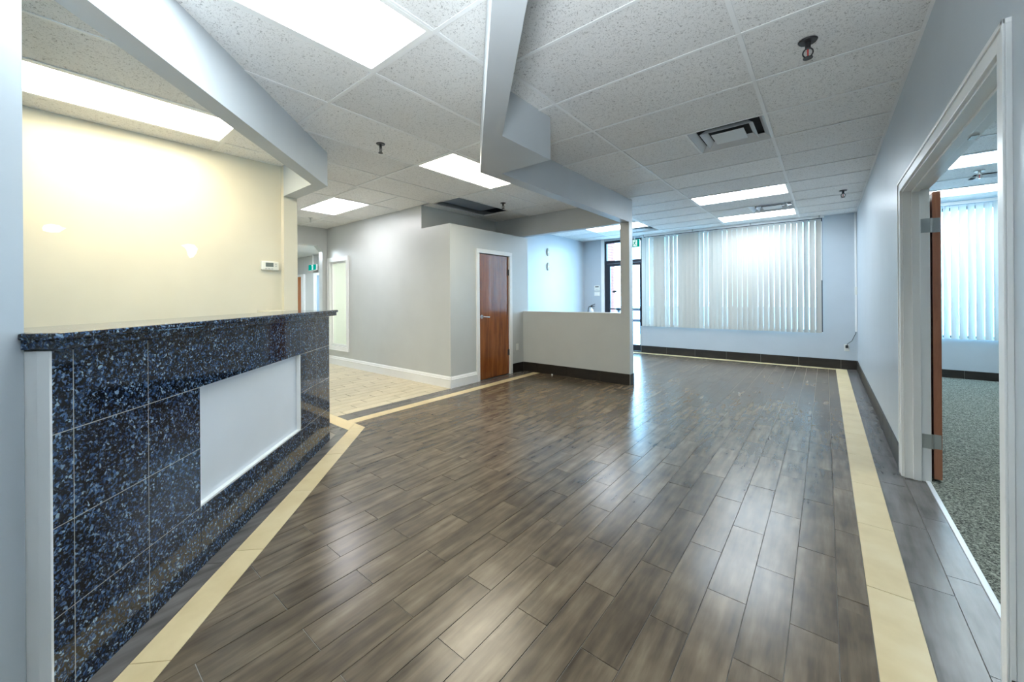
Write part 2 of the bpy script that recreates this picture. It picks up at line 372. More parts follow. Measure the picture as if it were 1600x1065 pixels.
# reception room
mb = MB(); mb.box(-4.81, -4.68, -2.7, 1.86, 0, ZT); mb.box(-4.68, -.2, -2.7, -2.6, 0, ZT); mb.box(-4.68, -4.61, 1.72, 1.86, 0, ZT)
wr = struct('wall_reception', mb, m_cream, 'cream wall behind the granite counter, brightly lit by the ceiling light', 'wall')
def blob(c, pts):
    m = MB(); n = len(m.v); k = len(pts)
    for x in (-4.680, -4.6785): m.v += [(x, c[0]+a, c[1]+b) for a, b in pts]
    m.f.append(tuple(range(k))); m.f.append(tuple(range(2*k-1, k-1, -1)))
    for i in range(k): m.f.append((i, (i+1)%k, k+(i+1)%k, k+i))
    return m
# near wall beside the counter + beam over the counter
mb = MB(); mb.prism([(-1.957, -.023), (-2.03, -.1), (-2.03, -.13), (.3, -2.46), (XR, -2.46), (XR, -2.415)], 0, ZT)
struct('wall_left', mb, m_wall, 'pale blue-grey wall edge at the far left, beside the granite counter', 'wall')
BEAM = [(-1.95, -.08), (-3.89, 1.86), (-4.608, 1.86), (-4.608, 1.72), (-3.93, 1.72), (-2.04, -.17)]
struct('trim_4', MB().prism(BEAM, 2.45, ZT), m_soffit, 'diagonal blue-grey beam overhead above the granite counter', 'beam')
# office
mb = MB(); mb.box(XR+.13, 3.7, .4, .5, 0, ZT); mb.box(3.6, 3.7, .5, YB, 0, ZT)
struct('wall_office', mb, m_wall, 'wall of the office through the doorway on the right', 'wall')

# ------------------------------------------------------------------ floors
floor = struct('floor', MB().box(-13, XR+.115, -2.8, 9.3, -.1, -.0035), m_grout, 'floor of dark wood-look tiles with a cream accent border', 'floor')
struct('floor_office', MB().box(XR+.128, 3.7, .4, 9.2, -.1, .004), m_carpet, 'grey-green speckled carpet of the office', 'carpet')
struct('trim_5', MB().box(XR+.106, XR+.13, 1.90, 3.96, -.02, .006), m_alum, 'bright metal strip between the dark tiles and the office carpet', 'threshold', bevel=.002)
TW, TL, J = .1508, .617, .0034
def add_tile(name, poly, mat, z=0, parent=floor, label=None, th=.006):
    poly = [p for i, p in enumerate(poly) if math.hypot(p[0]-poly[i-1][0], p[1]-poly[i-1][1]) > 1e-5]
    if len(poly) < 3 or area(poly) < .0004: return None
    cx = sum(p[0] for p in poly)/len(poly); cy = sum(p[1] for p in poly)/len(poly)
    m = MB().prism([(x-cx, y-cy) for x, y in poly], -th, 0)
    o = obj(name, m.mesh(name, mat), None, parent, loc=(cx, cy, z))
    return o
full = MB().box(-(TW-J)/2, (TW-J)/2, -(TL-J)/2, (TL-J)/2, -.006, 0).mesh('floor_tile', m_tile)
cand = []
za = [(0, -1, -2.13+.0), (1, 1, -1.555), (-1, 0, -.1335)]      # Y<2.13, X+Y>-1.555
zb = [(0, 1, 2.13), (1, 0, -3.9), (-1, 0, -.1335), (0, -1, -8.95)]
for ci in range(0, 36):
    x1 = .0316 - (ci-1)*TW; x0 = x1-TW
    for ri in range(-8, 16):
        y0 = 1.283 + ri*TL + (TL/2 if ci % 2 == 0 else 0); y1 = y0+TL
        cell = [(x0+J/2, y0+J/2), (x1-J/2, y0+J/2), (x1-J/2, y1-J/2), (x0+J/2, y1-J/2)]
        pieces = [p for p in (clip(cell, za), clip(cell, zb)) if len(p) >= 3 and area(p) > .0006]
        if not pieces: continue
        A = sum(area(p) for p in pieces); fullA = (TW-J)*(TL-J)
        cx, cy = (x0+x1)/2, (y0+y1)/2
        d = cx*(-math.sin(YAW))+cy*math.cos(YAW); lat = cx*math.cos(YAW)+cy*math.sin(YAW)
        vis = d > .9 and abs(lat) < d*1.4+.3 and not (cy > 5.9 and cx < -2.0)
        cand.append((0 if vis else 1, math.hypot(cx, cy), cell, pieces, A > fullA*.985, cx, cy))
cand.sort(key=lambda c: (c[0], c[1]))
rest = MB()
for k, (nv, d, cell, pieces, isfull, cx, cy) in enumerate(cand):
    z = random.uniform(-.0006, .0006)
    if k < 300 and nv == 0:
        if isfull:
            o = bpy.data.objects.new('floor_tile', full); COL.objects.link(o); o.parent = floor; o.location = (cx, cy, z)
            o.rotation_euler = (random.uniform(-.0012, .0012), random.uniform(-.003, .003), 0)
        elif len(pieces) == 1: add_tile('floor_tile', pieces[0], m_tile, z)
        else:
            m = MB()
            for p in pieces: m.prism([(a-cx, b-cy) for a, b in p], -.006, 0)
            obj('floor_tile', m, m_tile, floor, loc=(cx, cy, z))
    else:
        for p in pieces: rest.prism(p, -.006, z)
o = obj('distant_floor_tiles', rest, m_tile, floor); o['kind'] = 'stuff'
# dark border tiles by the right wall and doorway
def strip(name, x0, x1, y0, y1, first, mat, step=TL, axis='y', jj=J):
    if axis == 'y':
        ys = [y0]; y = first-40*step
        while y < y1:
            if y > y0+.02: ys.append(y)
            y += step
        ys = [t for t in ys if t < y1-.02]+[y1]
        for a, c in zip(ys[:-1], ys[1:]):
            add_tile(name, [(x0+jj/2, a+jj/2), (x1-jj/2, a+jj/2), (x1-jj/2, c-jj/2), (x0+jj/2, c-jj/2)], mat, random.uniform(-.0004, .0004))
    else:
        ys = [x0]; y = first-40*step
        while y < x1:
            if y > x0+.02: ys.append(y)
            y += step
        ys = [t for t in ys if t < x1-.02]+[x1]
        for a, c in zip(ys[:-1], ys[1:]):
            add_tile(name, [(a+jj/2, y0+jj/2), (c-jj/2, y0+jj/2), (c-jj/2, y1-jj/2), (a+jj/2, y1-jj/2)], mat, random.uniform(-.0004, .0004))
strip('border_tile', .289, XR-.004, -1.8, YB, 2.515, m_btile)
strip('border_tile', XR-.004, XR+.106, 1.90, 3.96, 2.68, m_btile)
strip('accent_tile', .135, .289, -1.8, 9.10, 2.366, m_gold, .632)
strip('accent_tile', -4.9, .135, 8.95, 9.10, -.5, m_gold, .632, 'x')
strip('border_tile', -4.05, -3.9, 5.72, 8.95, 0, m_btile)
strip('border_tile', -4.95, -4.05, 5.72, 8.95, 0, m_btile)
strip('accent_tile', -4.04, -3.9, 2.13, 5.58, 2.5, m_gold, .632)
strip('border_tile', -4.265, -4.04, 2.13, 5.58, 2.9, m_btile)
# diagonal cream strip and dark strip along the counter
def diag(name, s0, s1, mat, xa, xb, step, first, ends):
    # band X+Y in [s0,s1]; along-direction coordinate t = Y-X
    ts = []; t = first
    while t < xb: 
        if t > xa+.03: ts.append(t)
        t += step
    ts = [xa]+ts+[xb]
    g = J/2*1.414
    for a, c in zip(ts[:-1], ts[1:]):
        P = [((s-t)/2, (s+t)/2) for s, t in [(s0+g, a+g), (s1-g, a+g), (s1-g, c-g), (s0+g, c-g)]]
        P = clip(P, ends)
        if len(P) >= 3: add_tile(name, P, mat, random.uniform(-.0003, .0003))
diag('accent_tile', -1.755, -1.555, m_gold, -2.6, 6.2, .632*1.414, -2.6+.3, [(0, -1, -2.13)])
diag('border_tile', -1.88, -1.755, m_btile, -2.6, 6.2, TL*1.414, -2.3, [(0, -1, -1.975)])
m = MB(); P = clip([(-4.6, 1.975), (-3.5, 1.975), (-3.5, 2.13), (-4.6, 2.13)], [(-1, -1, 1.758)])
add_tile('accent_tile', P, m_gold)
add_tile('border_tile', clip([(-4.6, 1.84), (-3.5, 1.84), (-3.5, 1.972), (-4.6, 1.972)], [(-1, -1, 1.885)]), m_btile)
# beige hall tiles
for ci in range(0, 27):
    x1 = -4.268-ci*TW; x0 = x1-TW
    for ri in range(0, 5):
        y0 = 1.6 + ri*TL + (ci*.215) % TL - .6; y1 = y0+TL
        P = clip([(x0+.004, y0+.004), (x1-.004, y0+.004), (x1-.004, y1-.004), (x0+.004, y1-.004)], [(0, 1, 2.133), (0, -1, -3.822), (1, 0, -8.2)])
        if len(P) >= 3: add_tile('hall_tile', P, m_beige, random.uniform(-.0004, .0004))
o = obj('distant_hall_tiles', MB().box(-13, -8.2, 1.8, 4.5, -.01, 0).box(-8.2, -4.6, 1.86, 2.13, -.01, 0), m_beige, floor)
obj('hall_grout_bed', MB().box(-8.2, -4.262, 1.86, 3.83, -.0034, -.0025), m_grout_d, floor)
obj('threshold_tile', MB().box(-4.40, -4.268, 4.42, 5.20, -.01, 0), m_btile, floor)

# ------------------------------------------------------------------ skirtings
SK = .165
def skirt(name, p, q, out, step=.61, off=0, mat=None, label='', z1=SK):
    """tiled skirting from p to q; each tile a part"""
    root = thing(name, label, 'baseboard', (p[0], p[1], 0)); root['kind'] = 'structure'
    Ln = math.hypot(q[0]-p[0], q[1]-p[1]); d = ((q[0]-p[0])/Ln, (q[1]-p[1])/Ln)
    t = 0; cuts = [0]; c = off
    while c < Ln-.02:
        if c > .02: cuts.append(c)
        c += step
    cuts.append(Ln)
    back = MB()
    back.v = []
    m = MB().extr([(0, 0), (.006, 0), (.006, z1-.002), (0, z1-.002)], (0, 0), (d[0]*Ln, d[1]*Ln), out)
    obj('grout_bed', m, m_grout_l, root)
    for a, c in zip(cuts[:-1], cuts[1:]):
        a += .0015; c -= .0015
        m = MB().extr([(0.006, .002), (.0115, .002), (.0115, z1-.002), (.0105, z1), (0.0, z1), (0, z1-.001), (.006, z1-.003)], (d[0]*a, d[1]*a), (d[0]*c, d[1]*c), out)
        obj('skirting_tile', m, m_skirt, root)
    return root
skirt('baseboard_right', (XR, 9.115), (XR, 4.01), (-1, 0), off=.3, label='dark tile skirting along the right wall, from the far corner to the office doorway')
skirt('baseboard_right_near', (XR, 1.825), (XR, -2.0), (-1, 0), off=.4, label='dark tile skirting at the bottom right corner, in front of the office doorway')
skirt('baseboard_back', (-3.43, YB), (XR-.012, YB), (0, -1), off=.588, label='dark tile skirting below the blinds window')
skirt('baseboard_half', (-4.258, 5.58), (-2.27, 5.58), (0, -1), off=.29, label='dark tile skirting along the grey half wall')
skirt('baseboard_half_end', (-2.27, 5.568), (-2.27, 5.71), (1, 0), off=1, label='dark tile skirting round the end of the half wall column')
skirt('baseboard_closet', (-4.27, 5.568), (-4.27, 5.262), (1, 0), off=1, label='dark tile skirting between closet door and half wall')
skirt('baseboard_office', (XR+.13, YB), (3.6, YB), (0, -1), off=.5, label='dark skirting below the office blinds', z1=.13)
PB = [(0, 0), (.016, 0), (.016, .115), (.022, .122), (.016, .130), (.013, .150), (.006, .166), (0, .168)]
mb = MB().extr(PB, (-8.05, 3.83), (-4.248, 3.83), (0, -1))
o = struct('baseboard_hall', mb, m_white, 'tall moulded white baseboard along the hallway wall', 'baseboard')
mb = MB().extr(PB, (-4.27, 3.808), (-4.27, 4.36), (1, 0))
struct('baseboard_corner', mb, m_white, 'short moulded white baseboard left of the closet door', 'baseboard')

# ------------------------------------------------------------------ ceiling tiles and grid
TH = .018
lights = []
def cell_tiles(cells, skip, zones):
    for (x0, x1, y0, y1) in cells:
        cx, cy = (x0+x1)/2, (y0+y1)/2
        if any(a-.01 < cx < b_+.01 and c-.01 < cy < d+.01 for a, b_, c, d in skip): continue
        P0 = [(x0, y0), (x1, y0), (x1, y1), (x0, y1)]
        ps = [p for p in (clip(P0, z) for z in zones) if len(p) >= 3 and area(p) > .002]
        if not ps: continue
        mb_ = MB()
        for p in ps: mb_.prism([(a-cx, b_-cy) for a, b_ in p], 0, TH)
        obj('ceiling_tile', mb_, m_ctile, ceiling, loc=(cx, cy, ZC+.003+random.uniform(-.001, .0015)))
def bar(p, q, zones, w=.024, dz=0):
    """grid bar between plan points, clipped to zones"""
    d = (q[0]-p[0], q[1]-p[1]); Ln = math.hypot(*d); n_ = (-d[1]/Ln*w/2, d[0]/Ln*w/2)
    P0 = [(p[0]+n_[0], p[1]+n_[1]), (q[0]+n_[0], q[1]+n_[1]), (q[0]-n_[0], q[1]-n_[1]), (p[0]-n_[0], p[1]-n_[1])]
    for z in zones:
        c = clip(P0, z)
        if len(c) >= 3 and area(c) > .001:
            obj('grid_bar', MB().prism(c, ZC-.003-dz, ZC+.001-dz), m_bar, ceiling)
# right zone (long side across)
RX = [XR, -.37, -1.588, -2.806, -4.024, -4.95]
RY = [2.50+.6113*k for k in range(-6, 11)]+[YB]
zR = [[(1, 0, -2.33), (1, 1, .22), (0, -1, -5.65)], [(0, 1, 5.65), (1, 0, -4.95)]]
L4 = (-1.588, -.37, RY[12], RY[13]); L5 = (-1.588, -.37, RY[15], RY[16]); L6 = (-4.024, -2.806, RY[14], RY[15])
V1 = (-.98, -.37, RY[8], RY[9]); V2 = (-.98, -.37, RY[14], RY[15]); V3 = (-3.415, -2.806, RY[15], RY[16])
cells = []
for i in range(len(RX)-1):
    for j in range(len(RY)-1):
        x0, x1, y0, y1 = RX[i+1], RX[i], RY[j], RY[j+1]
        if i == 1 and j in (8, 14): cells.append((x0, -.98, y0, y1))
        elif i == 3 and j == 15: cells.append((x0, -3.415, y0, y1))
        else: cells.append((x0, x1, y0, y1))
cell_tiles(cells, [L4, L5, L6, V1, V2, V3], zR)
for x in RX[1:-1]: bar((x, -1.5), (x, YB), zR)
for y in RY[:-1]: bar((-4.95, y), (XR, y), zR, .020, .0007)
for v in (V1, V2, V3): bar((v[0], v[2]+.012), (v[0], v[3]-.012), zR, .02)
# left zone (long side away)
LX = [-.45, -1.06, -1.665, -2.277, -2.89, -3.51, -4.125, -4.735]
LY = [-1.05, .17, 1.393, 2.64, 3.88, 5.06, 5.60]
zL = [[(-1, -1, -.2), (0, -1, -2.6401), (1, 1, -2.10)], [(0, 1, 2.64), (-1, 0, 2.34), (1, 0, -4.95), (0, -1, -5.62)], [(0, 1, 1.80), (0, -1, -2.6401), (-1, -1, 2.10), (1, 0, -4.735)]]
LA = (-2.277, -1.665, LY[1], LY[2]); LB = (-3.51, -2.89, LY[3], LY[4]); DU = (-4.735, -4.125, LY[4], LY[5])
cells = [(LX[i+1], LX[i], LY[j], LY[j+1]) for i in range(len(LX)-1) for j in range(len(LY)-1)]
cells += [(-4.95, -4.735, LY[4], LY[5]), (-4.95, -4.735, LY[5], LY[6])]
cell_tiles(cells, [LA, LB, DU], zL)
for x in LX[1:-1]: bar((x, -1.2), (x, 5.6), zL)
bar((LX[-1], 3.84), (LX[-1], 5.6), [zL[1]])
for y in LY[:-1]: bar((-4.95, y), (0, y), zL, dz=.0007)
# hallway (long side across)
HXs = [-4.735, -5.475, -6.65, -7.27, -8.05]; HYs = [1.86, 2.09, 2.69, 3.31, 3.83]
zH = [[(0, 1, 1.8)]]
LH = (-6.65, -5.475, 2.69, 3.31)
cell_tiles([(HXs[i+1], HXs[i], HYs[j], HYs[j+1]) for i in range(4) for j in range(4)], [LH], zH)
for x in HXs[:-1]: bar((x, 1.86), (x, 3.83), zH)
for y in HYs[1:-1]: bar((-8.05, y), (-4.735, y), zH, dz=.0007)
# reception room
CX_ = [-1.93, -2.54, -3.15, -3.757, -4.37, -4.68]; CY_ = [-2.6, -1.33, -.11, 1.108, 1.72]
zC = [[(-1, -1, 2.14)]]
LC = (-4.37, -3.757, -.11, 1.108)
cell_tiles([(CX_[i+1], CX_[i], CY_[j], CY_[j+1]) for i in range(5) for j in range(4)], [LC], zC)
for x in CX_[1:-1]: bar((x, -2.6), (x, 1.72), zC)
for y in CY_[1:-1]: bar((-4.68, y), (-1.9, y), zC, dz=.0007)
# office
OXs = [XR+.13, .85, 2.07, 3.29, 3.6]; OYs = [.5, 1.28]+[RY[k] for k in range(5, 17)]+[YB]
zO = [[(1, 0, XR+.1)]]
LO1 = (.85, 2.07, RY[12], RY[13]); LO2 = (.85, 2.07, RY[15], RY[16]); LO3 = (.85, 2.07, RY[8], RY[9])
cell_tiles([(OXs[i], OXs[i+1], OYs[j], OYs[j+1]) for i in range(4) for j in range(len(OYs)-1)], [LO1, LO2, LO3], zO)
for x in OXs[1:-1]: bar((x, .5), (x, YB), zO)
for y in OYs[1:-1]: bar((XR+.13, y), (3.6, y), zO, dz=.0007)
# perimeter angle
mb = MB()
mb.box(XR-.018, XR, -1.5, YB, ZC-.0045, ZC-.0015); mb.box(-4.95, XR-.018, YB-.018, YB, ZC-.0045, ZC-.0015)
obj('wall_angle', mb, m_bar, ceiling)
# lifted, sagging tile in the dark hole beside the closet top, and a duct above it
mb = MB().box(-.30, .30, -.55, .55, 0, .10)
o = thing('air_duct', 'blue-grey sheet metal duct above the missing ceiling tile', 'duct', (-4.43, 4.47, 2.84))
obj('duct_body', MB().box(-.26, .26, -.52, .45, 0, .09), plain('galvanised', (.35, .42, .52), .3, metal=.6), o, bevel=.01)

# ------------------------------------------------------------------ ceiling lights
def light(rect, key, colr, label, group=None, stain=False, name='ceiling_light'):
    x0, x1, y0, y1 = rect; cx, cy = (x0+x1)/2, (y0+y1)/2; hx, hy = (x1-x0)/2-.004, (y1-y0)/2-.004
    t = thing(name, label, 'ceiling light', (cx, cy, ZC), group=group)
    w = .030; m = MB()
    m.box(-hx, hx, -hy, -hy+w, -.004, .045); m.box(-hx, hx, hy-w, hy, -.004, .045)
    m.box(-hx, -hx+w, -hy+w, hy-w, -.004, .045); m.box(hx-w, hx, -hy+w, hy-w, -.004, .045)
    obj('frame', m, m_white, t)
    obj('diffuser', MB().box(-hx+w, hx-w, -hy+w, hy-w, .006, .012), emit(key+'_lens', colr, LIGHT[key]), t)
    return t
light(LA, 'main', (.84, .95, 1), 'large square-looking ceiling light overhead at the top left, nearest the camera')
light(LB, 'hall', (1, .93, .74), 'warm ceiling light partly hidden by the boxed soffit')
light(LH, 'hall', (1, .98, 1), 'ceiling light in the hallway, beside the cream pillar')
light(L4, 'back', (.80, .91, 1), 'first of the two ceiling lights in front of the blinds window')
light(L5, 'back', (.80, .91, 1), 'ceiling light nearest the blinds window, behind its vent')
light(L6, 'back', (.88, .94, 1), 'ceiling light near the glass exit door, behind the half wall column')
light(LC, 'warm', (1, .90, .66), 'long glowing ceiling light in the reception room above the cream wall')
light(LO1, 'office', (.80, .94, 1), 'nearer ceiling light of the office seen through the doorway')
light(LO2, 'office', (.80, .94, 1), 'farther ceiling light of the office, next to its blinds')
light(LO3, 'office', (.80, .94, 1), 'added fill light on the office ceiling, out of view above the doorway')  # extra unseen panel, added to brighten the office
t = light((-7.3, -6.1, 4.7, 5.3), 'side', (1, 1, .93), 'ceiling light in the side office behind the narrow hallway window')
obj('housing', MB().box(-.6, .6, -.3, .3, .013, .05), m_white, t)
t = thing('corridor_light', 'ceiling light in the corridor beyond the hallway opening', 'ceiling light', (-9.4, 3.2, 2.44))
obj('housing', MB().box(-.3, .3, -.3, .3, -.02, .01), m_white, t)
obj('diffuser', MB().box(-.27, .27, -.27, .27, -.026, -.021), emit('corridor_lens', (.8, .92, 1), 75), t)

# ------------------------------------------------------------------ ceiling vents (stepped cone diffusers)
def vent(rect, label, name='ceiling_vent'):
    x0, x1, y0, y1 = rect; cx, cy = (x0+x1)/2, (y0+y1)/2; hx, hy = (x1-x0)/2-.012, (y1-y0)/2-.012
    t = thing(name, label, 'vent', (cx, cy, ZC), group=None)
    obj('duct_neck', MB().box(-hx, hx, -hy, hy, .07, .08), m_ventdark, t)
    def ring(ax, ay, az, bx, by, bz):
        m = MB(); n0 = 0
        for (X, Y, Z) in ((ax, ay, az), (bx, by, bz), (bx, by, bz+.0035), (ax, ay, az+.0035)):
            m.v += [(-X, -Y, Z), (X, -Y, Z), (X, Y, Z), (-X, Y, Z)]
        for k in range(4):
            for i in range(4):
                j = (i+1)%4; k2 = (k+1)%4
                m.f.append((k*4+i, k*4+j, k2*4+j, k2*4+i))
        return m
    obj('outer_frame', ring(hx, hy, 0, hx-.045, hy-.045, .045), m_vent, t)
    obj('cone', ring(hx-.085, hy-.085, -.004, hx-.13, hy-.13, .04), m_vent, t)
    obj('centre_plate', MB().box(-hx+.165, hx-.165, -hy+.165, hy-.165, -.006, .002), m_vent, t, bevel=.002)
    return t
vent(V1, 'large stepped square ceiling vent in the middle of the right-hand ceiling')
vent(V2, 'small-looking ceiling vent between the two lights in front of the blinds')
vent(V3, 'ceiling vent beside the light near the glass exit door')
t = thing('linear_vent', 'slotted white air diffuser on the office ceiling', 'vent', (1.75, 7.42, ZC))
for k in range(4): obj('slat', MB().box(-.28, .28, -.09+k*.06-.016, -.09+k*.06+.012, -.012, -.002), m_vent, t)
obj('frame', MB().box(-.32, .32, -.14, .14, -.003, 0), m_ventdark, t)

# ------------------------------------------------------------------ sprinklers
def sprinkler(loc, label, s=1.0, mat=m_black):
    t = thing('fire_sprinkler', label, 'sprinkler', loc, group='fire sprinklers')
    obj('escutcheon', MB().cyl((0, 0, -.006*s), .034*s, .006*s, n=24, r2=.038*s), m_chrome if mat is m_chrome else mat, t, smooth=False)
    obj('pipe', MB().cyl((0, 0, -.035*s), .011*s, .03*s, n=12), mat, t)
    ring = [(.019*s*math.cos(a), 0, -.055*s+.021*s*math.sin(a)) for a in [i*math.pi/8 for i in range(16)]]
    obj('frame_arms', MB().tube(ring, .0032*s, 6, True), mat, t)
    obj('bulb', MB().cyl((0, 0, -.07*s), .003*s, .03*s, n=8), m_red if s > 1.1 else mat, t)
    obj('deflector', MB().cyl((0, 0, -.081*s), .019*s, .003*s, n=16), mat, t)
    return t
sprinkler((-.071, 2.82, ZC), 'dark fire sprinkler nearest the camera, on the right-hand ceiling', 1.25)
sprinkler((-3.269, 2.07, ZC), 'dark fire sprinkler on the left ceiling between the counter beam and soffit', 1.1)
sprinkler((-3.861, 4.559, ZC), 'dark fire sprinkler beside the missing ceiling tile above the closet', 1.1)
sprinkler((-7.18, 3.12, ZC), 'small fire sprinkler on the hallway ceiling', 1.0, m_steel)
sprinkler((.2, 7.13, ZC), 'dark fire sprinkler near the far right corner in front of the blinds', 1.2)
sprinkler((1.43, 7.08, ZC), 'fire sprinkler on the office ceiling between its two lights', 1.2, m_steel)

# ------------------------------------------------------------------ reception counter
# local frame: u along the face (towards the far end), v outwards to the room; origin at near lower corner of the granite face
O = Vector((-1.904, .029, 0)); ang = math.atan2(1, -1)         # u = (-1,1)/sqrt2
counter = thing('reception_counter', 'reception counter clad in polished blue-black granite with a white inset panel', 'counter', O, ang)
# in local axes: x = u, y = rotated 90deg ccw of u = (-1,-1)/sqrt2 = into the wall. So outwards is -y
UL = (-1.904+3.60)*1.4142                     # face length
pu = lambda X: (-1.904-X)*1.4142
P0, P1, PZ0, PZ1 = pu(-2.381), pu(-3.172), .30, .887
mb = MB(); D0, D1 = .012, .30
mb.box(0.002, P0, D0, D1, 0, 1.155); mb.box(P1, UL, D0, D1, 0, 1.155); mb.box(P0, P1, D0, D1, 0, PZ0); mb.box(P0, P1, D0, D1, PZ1, 1.155); mb.box(P0, P1, .055, D1, PZ0, PZ1)
obj('base_wall', mb, m_white, counter)
obj('corner_trim', MB().box(-.004, .004, -.001, .035, 0, 1.155), m_white, counter, bevel=.001)
cols = [pu(x) for x in (-1.904, -1.954, -2.166, -2.381, -2.597, -2.813, -3.028, -3.172, -3.388, -3.60)]
rows = [0, .30, .588, .887, 1.155]
for r in range(4):
    cc = cols if r < 3 else [pu(x) for x in (-1.904, -1.954, -2.166, -2.381, -2.69, -2.91, -3.172, -3.388, -3.60)]
    for a, c in zip(cc[:-1], cc[1:]):
        if r in (1, 2) and a >= P0-.01 and c <= P1+.01: continue
        z0, z1 = rows[r], rows[r+1]
        m = MB().box(a+.0016, c-.0016, 0, .012, z0+.0016, z1-.0016 if r < 3 else z1)
        o = obj('granite_tile', m, m_granite, counter)
obj('grout_bed', MB().box(0.001, P0-.001, .0006, .0125, 0, 1.15).box(P1+.001, UL-.001, .0006, .0125, 0, 1.15).box(P0-.001, P1+.001, .002, .0125, 0, PZ0-.001).box(P0-.001, P1+.001, .002, .0125, PZ1+.001, 1.15), m_grout_l, counter)
obj('inset_panel', MB().box(P0+.001, P1-.001, .030, .054, PZ0+.001, PZ1-.001), plain('pale_panel', (.74, .78, .83), .5), counter, label='smooth white inset panel')
obj('panel_ledge', MB().box(P0+.001, P1-.001, .002, .029, PZ0+.0005, PZ0+.010), m_white, counter)
obj('panel_reveal', MB().box(P1-.010, P1-.001, .002, .029, PZ0+.011, PZ1-.001), m_white, counter)
# counter top: stepped edge (thin rounded lip above a thicker band)
S0, S1 = -.012, UL+.115
mb = MB().prism([(S0, -.030), (S1, -.030), (S1, .36), (.004, .36), (.004, .072), (S0, .072)], 1.160, 1.190)
obj('countertop_edge', mb, m_granite, counter, bevel=.003)
mb = MB().prism([(S0-.010, -.042), (S1+.014, -.042), (S1+.014, .37), (.004, .37), (.004, .072), (S0-.010, .072)], 1.190, 1.213)
obj('countertop', mb, m_granite, counter, bevel=.008)
# cream batten lying behind the counter
t = thing('desk_ledge', 'thin pale ledge showing just behind the granite countertop', 'ledge', (-4.45, 1.6, 1.18))
obj('board', MB().box(-.16, .14, -.14, .1, 0, .022), m_cream, t)
obj('bracket', MB().box(-.16, .10, .02, .1, -.06, 0), m_cream, t)

# ------------------------------------------------------------------ thermostat
t = thing('thermostat', 'small white thermostat on the cream wall', 'thermostat', (-4.68, 1.60, 1.68))
obj('body', MB().box(0, .028, -.085, .085, -.045, .05), m_plate, t, bevel=.010)
obj('display', MB().box(.0275, .030, -.045, .03, -.01, .035), plain('lcd', (.16, .19, .18), .3), t)
for k in range(3): obj('button', MB().box(.0275, .031, -.05+k*.03, -.034+k*.03, -.034, -.025), m_steel, t)
for k in range(2): obj('button', MB().cyl((.0275, .055, .0+k*.022), .007, .004, 'x', 10), m_steel, t)

# small irregular patches, paler than the cream wall
obj('pale_patch', blob((.09, 1.885), [(-.055, -.005), (-.045, .02), (-.01, .032), (.03, .028), (.05, .012), (.068, .01), (.05, -.01), (.03, -.03), (-.01, -.036), (-.05, -.028)]), m_patch, wr)
obj('pale_patch', blob((.93, 1.80), [(-.07, .03), (-.02, .05), (.03, .045), (.055, .01), (.045, -.035), (.02, -.075), (-.005, -.085), (-.02, -.06), (-.03, -.01), (-.045, .012)]), m_patch, wr)

# ------------------------------------------------------------------ closet door
d = thing('closet_door', 'closed red-brown wooden closet door in a thin white frame', 'door', (-4.285, 4.43, 0)); d['kind'] = 'structure'; d.name = 'door_1'
obj('door_leaf', MB().box(-.045, 0, .005, .755, .012, 2.03), m_wood, d, bevel=.002)
mb = MB()
for (a, c) in ((-.065, .003), (.757, .825)): mb.box(.0, .034, a, c, 0, 2.04)
mb.box(0, .034, -.065, .825, 2.04, 2.105)
obj('door_frame', mb, m_white, d, bevel=.003)
h = obj('handle_rose', MB().cyl((0, .075, 1.02), .030, .012, 'x', 20), m_steel, d)
obj('lever', MB().tube([(.012, .075, 1.02), (.05, .078, 1.02), (.058, .10, 1.018), (.058, .15, 1.012), (.055, .205, 1.010)], .009, 8), m_steel, h, smooth=True)
for z in (1.76, .38):
    hg = obj('hinge', MB().box(0, .004, .725, .757, z-.05, z+.05), m_black, d)
    obj('hinge_knuckle', MB().cyl((.006, .757, z-.052), .008, .104, 'z', 10), m_black, hg)

# ------------------------------------------------------------------ office doorway: casing, jamb, open door
dr = thing('door_2', 'wide white-framed doorway to the office with an open wooden door', 'door', (XR, 1.90, 0)); dr['kind'] = 'structure'
w = 2.06
mb = MB()   # casing on the room side with a stepped profile
for (a, c, s_) in ((-.072, .004, 1), (w-.004, w+.072, -1)):
    mb.box(-.014, 0, a, c, 0, 2.12); 
mb.box(-.014, 0, .004, w-.004, 2.066, 2.12)
mb.box(-.020, -.014, -.072, -.056, 0, 2.136); mb.box(-.020, -.014, w+.056, w+.072, 0, 2.136); mb.box(-.020, -.014, -.072, w+.072, 2.12, 2.136)
mb.box(-.014, 0, -.072, w+.072, 2.12, 2.136)
obj('casing', mb, m_white, dr, bevel=.002)
mb = MB()
mb.box(0, .135, .004, .016, 0, 2.056); mb.box(0, .135, w-.016, w-.004, 0, 2.056); mb.box(0, .135, .004, w-.004, 2.056, 2.068)
obj('jamb', mb, m_white, dr, bevel=.001)
mb = MB()
mb.box(.045, .085, .016, .030, 0, 2.042); mb.box(.045, .085, w-.030, w-.016, 0, 2.042); mb.box(.045, .085, .016, w-.016, 2.042, 2.056)
obj('door_stop', mb, m_white, dr, bevel=.002)
obj('strike_plate', MB().box(.10, .125, w*.42, w*.45, 2.052, 2.056), m_steel, dr)
lf = obj('door_leaf', MB().box(.149, .190, w+.004, w+.90, .022, 2.035), m_woodedge, dr, bevel=.002)
for z in (1.80, .285):
    hg = obj('hinge', MB().box(.090, .136, w-.0175, w-.0145, z-.05, z+.05)
        .box(.150, .186, w+.0015, w+.0045, z-.05, z+.05), m_steel, dr)
    obj('hinge_knuckle', MB().cyl((.143, w-.006, z-.05), .007, .10, 'z', 12), m_steel, hg)

